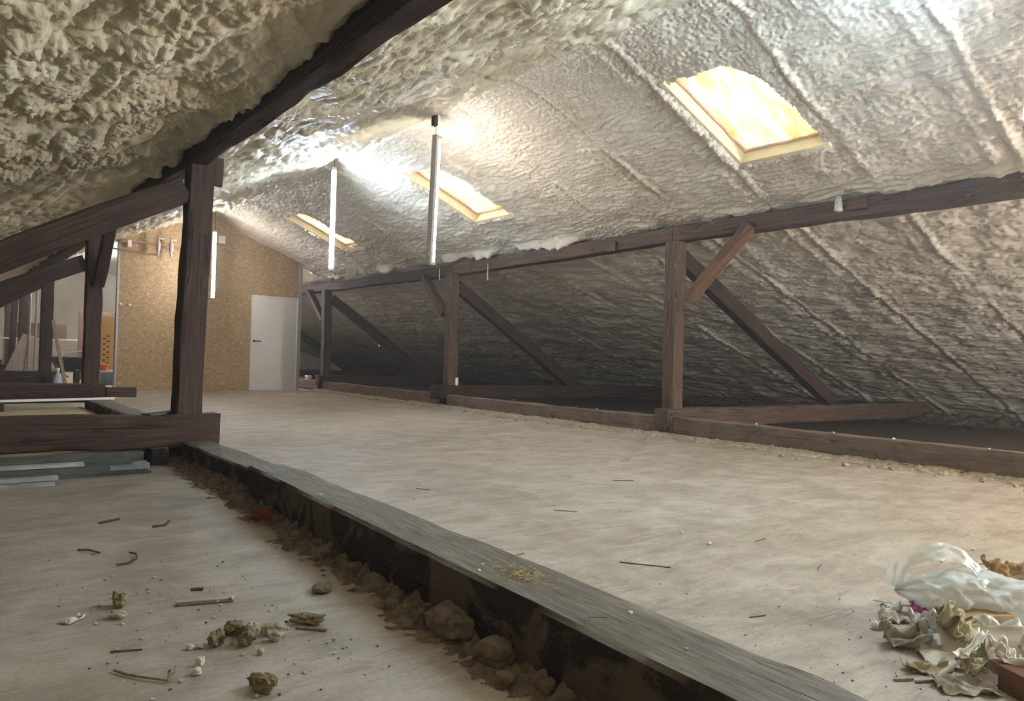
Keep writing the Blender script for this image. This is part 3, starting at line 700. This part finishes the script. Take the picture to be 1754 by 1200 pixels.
# ------------------------------------------------------------------ rubble
def rubble_strip(name, lab, pts_fn, L, W, hmax, mat, seed, step=.012, blk=.06):
    n = int(L / step); m = max(6, int(W / step)); S_, T_ = np.meshgrid(np.linspace(0, L, n + 1), np.linspace(0, 1, m + 1), indexing='ij')
    a = np.abs(pn(S_ / blk, T_ * W / blk, seed)); b = np.abs(pn(S_ / (blk * .4), T_ * W / (blk * .4), seed + 1)); c = pn(S_ / .3, T_ * W / .2 + 5, seed + 2)
    edge = .60 + .35 * pn(S_ / .22, S_ * 0 + 3.3, seed + 3) + .25 * pn(S_ / .07, T_ * W / .07, seed + 4) + .3 * pn(S_ / .03, T_ * W / .03, seed + 5)
    fall = (1 - sm(T_, edge - .55, edge + .3)) ** 1.4
    Z = hmax * fall * (.5 + .45 * c + .9 * a + .35 * b) - .006 * (fall < .02)
    P = pts_fn(S_, T_ * W + .008 * b, np.clip(Z, -.01, hmax * 1.25))
    ni, nj = S_.shape; ii, jj = np.meshgrid(np.arange(ni - 1), np.arange(nj - 1), indexing='ij'); k = (ii * nj + jj).ravel()
    f = np.stack([k, k + nj, k + nj + 1, k + 1], -1)
    f = f[np.maximum(Z[:-1, :-1], Z[1:, 1:]).ravel() > .003]
    o = new_mesh(name, P.reshape(-1, 3).tolist(), f.tolist(), mat, None, False)
    return tag(o, lab, 'rubble', kind='stuff')
def left_strip(S_, T_, Z):   # beneath the foreground beam, spreading to the left
    Y = .3 + S_; xl = 1.30 + .038 * Y; return np.stack([xl + .06 - T_, Y, Z], -1)
rubble_strip('mortar_rubble', 'crumbling mortar and dirt under the foreground floor beam', left_strip, 5.9, .26, .07, M['rubble'], 200, step=.008, blk=.05)
def right_strip(S_, T_, Z):
    Y = 1.0 + S_; return np.stack([7.12 - T_ - .012 * (Y - 1), Y, Z], -1)
rubble_strip('plaster_rubble', 'pale crumbs of plaster along the foot of the right-hand sills', right_strip, 15.2, .42, .045, M['rubble_lt'], 210, step=.018, blk=.05)
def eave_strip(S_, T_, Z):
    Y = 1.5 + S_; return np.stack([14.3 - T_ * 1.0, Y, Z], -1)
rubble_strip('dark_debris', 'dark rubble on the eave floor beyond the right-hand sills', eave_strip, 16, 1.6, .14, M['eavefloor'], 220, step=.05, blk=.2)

def rock(name, lab, cat, loc, sz, mat, seed, group=None, sub=3, sharp=.5, rot=None, blocky=.35):
    bm = bmesh.new(); bmesh.ops.create_icosphere(bm, subdivisions=sub, radius=1)
    off = Vector((seed * 7.7, seed * 3.3, seed))
    for v in bm.verts:
        p = v.co.copy(); q = p / max(abs(p.x), abs(p.y), abs(p.z)); p = p.lerp(q, blocky)
        d = 1 + sharp * .5 * mn.noise(p * 1.4 + off) + sharp * .3 * abs(mn.noise(p * 3.5 + off)) + sharp * .15 * mn.noise(p * 8 + off)
        v.co = Vector((p.x * sz[0], p.y * sz[1], p.z * sz[2])) * d
    zmin = min(v.co.z for v in bm.verts)
    for v in bm.verts: v.co.z -= zmin + .04 * sz[2]
    o = from_bm(name, bm, mat, smooth=False); o.location = loc; o.rotation_euler = (0, 0, rot if rot is not None else random.uniform(0, 6))
    return tag(o, lab, cat, group)
rock('mortar_stone', 'large squarish mortar lump under the foreground beam, paler than the rest', 'stone', (1.32, 1.98, 0), (.05, .08, .04), M['stone'], 1, rot=0, blocky=.75, sharp=.8)
rock('mortar_stone', 'rounded lump beside the large pale lump, nearer the camera', 'stone', (1.30, 1.72, 0), (.045, .055, .04), M['stone'], 2, rot=.3)
rock('brick_piece', 'small red brick piece under the foreground beam', 'brick', (1.37, 3.86, 0), (.045, .05, .03), M['brick'], 3, rot=.2, blocky=.7)
rock('mortar_stone', 'flat grey lump lying clear of the beam on the left floor', 'stone', (1.16, 2.62, 0), (.045, .035, .014), M['stone'], 4)
for k, (x, y) in enumerate([(1.33, 2.35), (1.31, 1.5), (1.36, 2.75), (1.35, 2.6), (1.38, 3.1), (1.37, 3.4), (1.29, 1.32), (1.27, 1.12), (1.25, 1.6), (1.3, 2.15), (1.4, 4.3), (1.42, 4.8), (1.33, 3.0), (1.28, 2.3)]):
    s_ = random.uniform(.016, .034)
    rock('mortar_stone', 'brown mortar lump in the rubble under the foreground beam', 'stone', (x, y, 0), (s_, s_ * random.uniform(.8, 1.5), s_ * .9), M['stone'] if k % 3 else M['rubble'], 10 + k, 'mortar lumps under the foreground beam', sub=2)

# ------------------------------------------------------------------ debris on the left floor
def crumbs(lab, group, pos, smin, smax, mat, name='foam_crumb', cat='crumb', z=0):
    protos = []
    for k in range(4):
        o = rock(name, lab, cat, (0, 0, 0), (1, 1, .7), mat, 60 + k + len(pos), group, sub=1); protos.append(o)
    for i, (x, y) in enumerate(pos):
        o = protos[i] if i < 4 else protos[i % 4].copy()
        if i >= 4: COL.objects.link(o)
        s_ = random.uniform(smin, smax); o.scale = (s_ * random.uniform(.8, 1.6), s_, s_); o.location = (x, y, z); o.rotation_euler = (0, 0, random.uniform(0, 6))
def rnd(n, x0, x1, y0, y1):
    r_ = random.Random(n * 3 + int(x0 * 100)); return [(r_.uniform(x0, x1), y0 + (y1 - y0) * r_.random() ** 1.4) for _ in range(n)]
crumbs('tiny white foam crumb scattered on the left floor', 'white crumbs on the left floor', rnd(85, .35, 1.05, 1.85, 3.4), .002, .006, M['crumb'])
crumbs('tiny dark crumb scattered on the left floor', 'dark crumbs on the left floor', rnd(60, .35, 1.1, 1.85, 3.8), .0015, .004, M['rubble'], 'dirt_crumb')
crumbs('tiny white crumb scattered on the right floor', 'white crumbs on the right floor', rnd(28, 2.0, 5.5, 1.5, 9), .005, .010, M['crumb'])
crumbs('tiny white crumb on the dusty top of the foreground beam', 'white crumbs on the foreground beam', [(1.50, 3.42), (1.47, 3.38), (1.45, 2.0), (1.55, 2.6), (1.52, 1.4), (1.40, 1.95), (1.45, 1.15), (1.6, 4.2), (1.64, 5.4)], .004, .008, M['crumb'], z=.203)
crumbs('pale plaster crumb lying in front of the right-hand sills', 'plaster crumbs before the sills', [(random.Random(k).uniform(6.45, 6.95), 1.4 + 14 * random.Random(k + 99).random()) for k in range(70)], .008, .028, M['rubble_lt'], 'plaster_crumb')
crumbs('small white crumb on top of the nearest right-hand sill', 'white crumbs on the sills', [(7.13, 2.5), (7.12, 3.3), (7.14, 3.9), (7.15, 4.8), (7.05, 7.2), (7.04, 7.6), (7.03, 9.0)], .008, .014, M['crumb'], z=.232)
crumbs('grey-brown grit grain near the waste pile', 'grit by the waste pile', rnd(90, 1.75, 2.9, .8, 2.0), .0012, .0035, M['rubble'], 'grit_grain')

rock('wool_lump', 'brown-green wool tuft, left one of the middle heap on the left floor', 'insulation lump', (.76, 2.38, 0), (.034, .022, .016), M['wool'], 31, sharp=1.2)
rock('wool_lump', 'dark knobbly wool lump at the bottom of the middle heap', 'insulation lump', (.765, 2.26, 0), (.026, .022, .02), M['wool'], 32, sharp=1.2)
rock('foam_lump', 'pale foam lump in the centre of the middle heap', 'foam lump', (.80, 2.32, 0), (.024, .02, .02), M['woolpale'], 33, sharp=1.0)
rock('foam_lump', 'long pale foam lump at the right of the middle heap', 'foam lump', (.865, 2.30, 0), (.04, .018, .016), M['woolpale'], 34, sharp=1.0, rot=-.5)
rock('foam_lump', 'small pale lump just below the long one of the middle heap', 'foam lump', (.845, 2.245, 0), (.022, .014, .012), M['woolpale'], 35, sharp=1.1)
rock('wool_lump', 'small brown wool tuft left of the middle heap', 'insulation lump', (.69, 2.31, 0), (.022, .02, .018), M['wool'], 36, sharp=1.3)
rock('foam_bead', 'white bead left of the middle heap, nearest its wool tuft', 'bead', (.645, 2.315, 0), (.011, .009, .008), M['crumb'], 37)
rock('foam_bead', 'white bead farthest left of the middle heap', 'bead', (.615, 2.32, 0), (.010, .008, .008), M['crumb'], 38)
rock('wool_lump', 'flat green-brown wool tuft next to the foreground beam shadow', 'insulation lump', (.985, 2.33, 0), (.055, .022, .014), M['wool'], 39, sharp=1.1, rot=-.7)
rock('wool_lump', 'green-brown wool tuft at the bottom edge of the left floor', 'insulation lump', (.70, 1.94, 0), (.036, .02, .018), M['wool'], 40, sharp=1.2)
rock('wool_lump', 'small brown wool tuft upper left on the left floor', 'insulation lump', (.515, 2.83, 0), (.028, .02, .02), M['wool'], 41, sharp=1.3)
rock('foam_lump', 'small pale crumb heap just below the upper left wool tuft', 'foam lump', (.49, 2.71, 0), (.025, .014, .010), M['woolpale'], 42, sharp=1.2)
rock('foam_lump', 'small square white block on the left floor', 'foam lump', (.61, 2.19, 0), (.010, .010, .012), M['crumb'], 43, blocky=.9, sharp=.2)
rock('foam_lump', 'small white foam lump below the square white block', 'foam lump', (.585, 2.13, 0), (.012, .012, .010), M['crumb'], 44)
rock('foam_lump', 'lone dark and white crumb right of the middle heap', 'foam lump', (.775, 2.17, 0), (.010, .009, .009), M['woolpale'], 45)
# curved sticks etc
def stick(name, lab, pts, r, mat, rad=None):
    return tag(tube(name, pts, r, mat, seg=7, rad=rad), lab, 'stick')
stick('bent_stick', 'bent pale stick with an upturned end at the bottom left', [(.405, 2.27, .006), (.43, 2.22, .006), (.47, 2.165, .007), (.51, 2.12, .007), (.525, 2.13, .008), (.545, 2.19, .012)], .004, M['stick'], [.0035, .004, .003, .0035, .004, .002])
stick('bent_stick', 'dark curved twig at the upper left floor', [(.595, 3.36, .006), (.64, 3.36, .006), (.68, 3.41, .008), (.69, 3.47, .012), (.67, 3.5, .014)], .004, M['stickd'])
stick('bent_stick', 'dark sliver left of the curved twig', [(.50, 3.69, .005), (.535, 3.66, .008), (.57, 3.59, .006)], .004, M['stickd'])
stick('wood_splinter', 'pale splinter under the flat wool tuft', [(.94, 2.31, .005), (1.01, 2.235, .005)], .005, M['stick'])
stick('wood_splinter', 'thin dark splinter above the bent pale stick', [(.42, 2.42, .003), (.50, 2.39, .003)], .0025, M['stickd'])
stick('wood_splinter', 'small dark splinter above the thin frame strip', [(.76, 2.88, .005), (.80, 2.865, .005)], .006, M['stickd'])
stick('wood_splinter', 'tiny dark splinter near the far end of the left floor', [(.66, 4.2, .005), (.76, 4.25, .005)], .006, M['stickd'])
stick('wood_splinter', 'dark curved splinter right of the far tiny one', [(.86, 3.98, .005), (.92, 3.99, .005), (.96, 4.08, .005)], .006, M['stickd'])
stick('wood_splinter', 'dark splinter lying on the top of the foreground beam', [(1.40, 1.44, .205), (1.44, 1.41, .205)], .003, M['stickd'])
stick('thin_wire', 'dark thin wire on the floor beyond the plastic bag', [(3.75, 1.40, .003), (3.97, 1.35, .003)], .003, M['stickd'])
stick('wood_splinter', 'long dark scratch-like splinter on the right floor', [(2.42, 2.30, .002), (2.55, 2.12, .002)], .003, M['stickd'])
for k, (x, y, a, l) in enumerate([(2.05, 2.62, .2, .10), (2.9, 3.3, -.9, .14), (3.3, 2.2, .1, .10), (4.0, 3.9, -.6, .16), (3.1, 1.75, .35, .09), (2.55, 4.3, -1.2, .12), (4.8, 4.6, .3, .2), (2.3, 1.55, -.3, .07)]):
    o = stick('wood_splinter', 'thin dark splinter lying flat on the right floor', [(x, y, .002), (x + l * math.cos(a), y + l * math.sin(a), .003)], .0022, M['stickd']); o['group'] = 'dark splinters on the right floor'
# thin frame strip: a narrow plastic rail with upturned ends
fr = empty('plastic_strip', (.765, 2.715, 0), math.atan2(-.05, .17)); tag(fr, 'narrow white-edged plastic strip lying on the left floor', 'strip')
box('strip_base', (-.095, -.012, 0), (.095, .012, .004), M['stickd'], fr, .001)
box('strip_edge', (-.095, .010, .003), (.095, .014, .012), M['white'], fr, .001); box('strip_edge', (-.095, -.014, .003), (.095, -.010, .007), M['stick'], fr, .001); box('strip_end', (.088, -.014, .003), (.096, .014, .014), M['white'], fr, .001)

def crumple(name, lab, cat, loc, sx, sy, hgt, mat, seed, rot=0, tilt=(0, 0), freq=1.9, fold=1.0, n=34, curl=0.0, thick=.0015, outline=None, parent=None):
    vs = []; fs = []; off = Vector((seed * 5.3, seed * 2.9, 0))
    for i in range(n + 1):
        for j in range(n + 1):
            u = i / n * 2 - 1; v = j / n * 2 - 1
            w = outline(u, v) if outline else 1 + .22 * mn.noise(Vector((u * 2, v * 2, seed)))
            x = u * sx * w; y = v * sy * w * (1 + .2 * mn.noise(Vector((u * 3, seed, v))))
            p = Vector((u * freq, v * freq, 0)) + off
            z = hgt * (abs(mn.noise(p * .62)) * 1.9 + .45 * abs(mn.noise(p * 1.5)) + .10 * abs(mn.noise(p * 3.6))) * fold + curl * (u * u + .3 * v * v)
            x += .25 * hgt * mn.noise(p * 1.7 + Vector((9, 0, 0))); y += .25 * hgt * mn.noise(p * 1.7 + Vector((0, 9, 0)))
            vs.append(Vector((x, y, z)))
    R = Matrix.Rotation(tilt[0], 3, 'X') @ Matrix.Rotation(tilt[1], 3, 'Y'); vs = [R @ v for v in vs]
    zm = min(v.z for v in vs); vs = [v - Vector((0, 0, zm - .001)) for v in vs]
    for i in range(n):
        for j in range(n):
            k = i * (n + 1) + j; fs.append((k, k + n + 1, k + n + 2, k + 1))
    o = new_mesh(name, vs, fs, mat, parent, True)
    md = o.modifiers.new('thickness', 'SOLIDIFY'); md.thickness = thick
    o.location = loc; o.rotation_euler = (0, 0, rot)
    if lab: tag(o, lab, cat)
    return o
def leafshape(u, v): return max(.12, (1 - max(0, u) ** 2 * .9)) * (1 - .5 * max(0, -u) ** 3)
o = crumple('paper_shard', 'torn pale paper shard shaped like a leaf on the left floor', 'paper', (.375, 2.77, 0), .075, .022, .012, M['paper'], 3, rot=.75, n=20, outline=leafshape)

# ------------------------------------------------------------------ waste pile at the right
def ang(p, q): return math.atan2(q[1] - p[1], q[0] - p[0])
def bag_mesh():
    n, m = 70, 44; vs = []; fs = []
    for i in range(n + 1):
        for j in range(m + 1):
            u = i / n; v = j / m * 2 * math.pi
            rr = (math.sin(math.pi * min(1, max(0, u))) ** .55) * (1 + .3 * mn.noise(Vector((u * 3, math.cos(v) * 1.2, math.sin(v) * 1.2))))
            cy, cz = math.cos(v), math.sin(v)
            p = Vector((u * 5, cy * 1.6, cz * 1.6))
            cre = 1 - .5 * abs(mn.noise(p)) - .25 * abs(mn.noise(p * 2.2)) - .12 * abs(mn.noise(p * 4.7))
            r2 = rr * cre
            vs.append(Vector((u * .60 - .30 + .02 * mn.noise(p * 2), cy * .15 * r2, cz * .085 * r2 * (1.2 - .2 * u))))
    for i in range(n):
        for j in range(m): fs.append((i * (m + 1) + j, (i + 1) * (m + 1) + j, (i + 1) * (m + 1) + j + 1, i * (m + 1) + j + 1))
    return vs, fs
bg_ = empty('plastic_bag', (3.0, 1.06, 0), -.75); tag(bg_, 'crumpled translucent plastic bag lying over the waste pile', 'plastic bag')
vs, fs = bag_mesh(); o = new_mesh('bag_film', [v + Vector((0, 0, .095)) for v in vs], fs, M['bag'], bg_, True)
# the loop handle standing up
n = 40; vs = []; fs = []
for i in range(n + 1):
    t = math.pi * i / n
    c = Vector((-.14 - .155 * math.cos(t), .03 + .02 * mn.noise(Vector((t, 1, 0))), .10 + .135 * math.sin(t) ** .8))
    for j in range(9):
        a = (j / 8 - .5) * (.07 + .03 * mn.noise(Vector((t * 1.5, 7, 0))))
        vs.append(c + Vector((-math.cos(t) * a * .6, a * .75 + .012 * mn.noise(Vector((t * 3, j * .7, 3))), a * .75 * math.sin(t) + .012 * abs(mn.noise(Vector((t * 4, j * .6, 5)))))))
for i in range(n):
    for j in range(8): k = i * 9 + j; fs.append((k, k + 9, k + 10, k + 1))
o = new_mesh('bag_handle', vs, fs, M['bag'], bg_, True)

crumple('paper_shard', 'long creased dirty paper at the left tip of the waste pile', 'paper', (2.52, 1.10, 0), .13, .055, .05, M['paperdirty'], 11, rot=-.85, tilt=(.25, 0), curl=.02, outline=leafshape)
crumple('paper_shard', 'greenish torn bag edge right of the long dirty paper', 'paper', (2.60, 1.02, .02), .07, .05, .07, M['yellowpaper'], 12, rot=.3, tilt=(.6, .2))
crumple('plastic_shard', 'clear spiky plastic scrap on top of the long dirty paper', 'plastic', (2.62, 1.10, .03), .05, .04, .05, M['bag'], 13, rot=.3, freq=2.4)
bx = empty('cardboard_box', (2.86, 1.04, 0), -.5); tag(bx, 'small flattened brown cardboard box beneath the plastic bag', 'box')
box('box_body', (-.11, -.06, 0), (.11, .06, .07), M['card'], bx, .004); box('box_flap', (-.11, -.1, .068), (.0, -.055, .072), M['card'], bx, .001)
crumple('pink_wrapper', 'magenta wrapper beside the white crumpled cups', 'wrapper', (2.80, 1.195, .015), .045, .035, .035, M['pink'], 14, rot=.4, tilt=(.4, 0), n=20)
crumple('white_scrap', 'white crumpled cup left of the magenta wrapper', 'plastic', (2.72, 1.24, 0), .045, .03, .035, M['white'], 15, rot=-.6, n=22)
crumple('white_scrap', 'white scrap farther back beside the magenta wrapper', 'plastic', (2.82, 1.30, 0), .04, .03, .03, M['white'], 16, rot=.2, n=22)
tag(tube('white_rod', [(2.86, 1.385, .01), (2.85, 1.18, .035)], .004, M['white'], seg=7), 'thin white rod pointing left out of the waste pile', 'rod')
rock('foam_lump', 'small white foam lump on the floor left of the waste pile', 'foam lump', (2.585, 1.235, 0), (.018, .014, .012), M['crumb'], 70, sharp=1)
def tri(u, v): return 1
b = crumple('plastic_sheet', 'bent grey-white panel standing in the middle of the waste pile', 'panel', (2.66, .935, .0), .14, .05, .008, M['paper'], 17, rot=-.75, tilt=(.9, 0), freq=1, curl=.01, n=16, outline=tri, thick=.004)
b = crumple('plastic_sheet', 'flat pale grey triangular panel lying before the bent one', 'panel', (2.50, .95, .01), .10, .07, .006, M['paper'], 18, rot=-.9, freq=1, n=16, thick=.004, outline=lambda u, v: 1 - .45 * max(0, u))
crumple('yellow_card', 'yellowish curled card at the lower left of the waste pile', 'card', (2.35, .975, 0), .065, .028, .02, M['yellowpaper'], 19, rot=-.8, curl=.015, n=20)
crumple('yellow_card', 'yellow torn strip of card in the lower waste pile', 'card', (2.44, .86, .02), .07, .03, .05, M['yellowpaper'], 20, rot=-.3, freq=2.2)
crumple('yellow_card', 'yellowish crumpled card behind the white paper ball', 'card', (2.56, .88, .02), .06, .035, .05, M['yellowpaper'], 21, rot=.8, freq=2.2)
crumple('paper_strip', 'narrow white paper strip crossing the lower waste pile', 'paper', (2.46, .90, .05), .13, .012, .02, M['paper'], 22, rot=.1, freq=1.5, n=20, curl=.03, outline=tri)
crumple('paper_ball', 'crumpled white paper ball in the lower waste pile', 'paper', (2.51, .825, .03), .045, .04, .06, M['white'], 23, rot=.3, freq=2.2)
crumple('paper_shard', 'grey torn paper at the bottom of the waste pile', 'paper', (2.32, .86, 0), .08, .05, .02, M['paperdirty'], 24, rot=-.7, freq=2)
crumple('paper_shard', 'white paper strip hanging beside the brown box', 'paper', (2.45, .77, .02), .07, .014, .03, M['paper'], 25, rot=-1.2, tilt=(0, .5), n=18)
crumple('plastic_shard', 'grey film scraps between bag and bent panel', 'plastic', (2.78, .93, .02), .10, .06, .05, M['bag'], 26, rot=-.6, freq=2.4)
crumple('paper_shard', 'grey torn paper at the right edge below the bag', 'paper', (2.78, .84, .02), .07, .05, .05, M['paper'], 27, rot=.6, freq=2.2)
bx2 = empty('cardboard_box', (2.43, .735, 0), -.5); tag(bx2, 'rust-brown card box cut off by the lower right corner', 'box'); box('box_body', (-.06, -.05, 0), (.09, .05, .07), M['brownbox'], bx2, .004); box('box_flap', (-.06, .05, .066), (.09, .085, .070), M['brownbox'], bx2, .001)
crumple('cardboard_flap', 'curled brown card piece behind the bag at the right edge', 'cardboard', (3.66, 1.20, 0), .10, .06, .05, M['card'], 28, rot=-.6, tilt=(.5, 0), curl=.03)
tag(tube('white_rod', [(2.30, .93, .01), (2.38, .90, .05), (2.52, .90, .07)], .006, M['paper'], seg=6), 'pale thin slat sloping up in the lower waste pile', 'rod')
for k, (x, y) in enumerate([(2.27, .92), (2.24, .96), (2.2, 1.0), (2.30, 1.0)]):
    stick('wood_splinter', 'thin splinter on the floor left of the lower waste pile', [(x, y, .004), (x + .05, y - .03, .006)], .004, M['stick'])['group'] = 'splinters by the waste pile'
# straw tuft on the beam
r_ = random.Random(5); bm = bmesh.new()
for k in range(260):
    a = r_.uniform(0, 6.28); x = 1.49 + r_.gauss(0, .035); y = 1.83 + r_.gauss(0, .06); l = r_.uniform(.008, .022); z = .208 + r_.uniform(0, .004)
    bm_tube(bm, [(x, y, z), (x + l * math.cos(a), y + l * math.sin(a), z + r_.uniform(0, .004))], .0009, 3, False)
tag(from_bm('straw_tuft', bm, M['straw']), 'thin tuft of yellow straw on the dusty foreground beam', 'straw', kind='stuff')

# ------------------------------------------------------------------ dusty air
hz = bpy.data.materials.new('dusty_air'); hz.use_nodes = True; nt = hz.node_tree; nt.nodes.remove(nt.nodes['Principled BSDF'])
vs_ = nt.nodes.new('ShaderNodeVolumeScatter'); vs_.inputs['Density'].default_value = HAZE; vs_.inputs['Anisotropy'].default_value = .55
vs_.inputs['Color'].default_value = (1, .97, .94, 1); nt.links.new(vs_.outputs[0], nt.nodes['Material Output'].inputs['Volume'])
bm = bmesh.new(); bm_box(bm, (-7.6, -5.3, -.3), (16.2, 31.4, 4.6)); tag(from_bm('haze', bm, hz), 'faint dusty haze filling the whole attic', 'haze', kind='stuff')
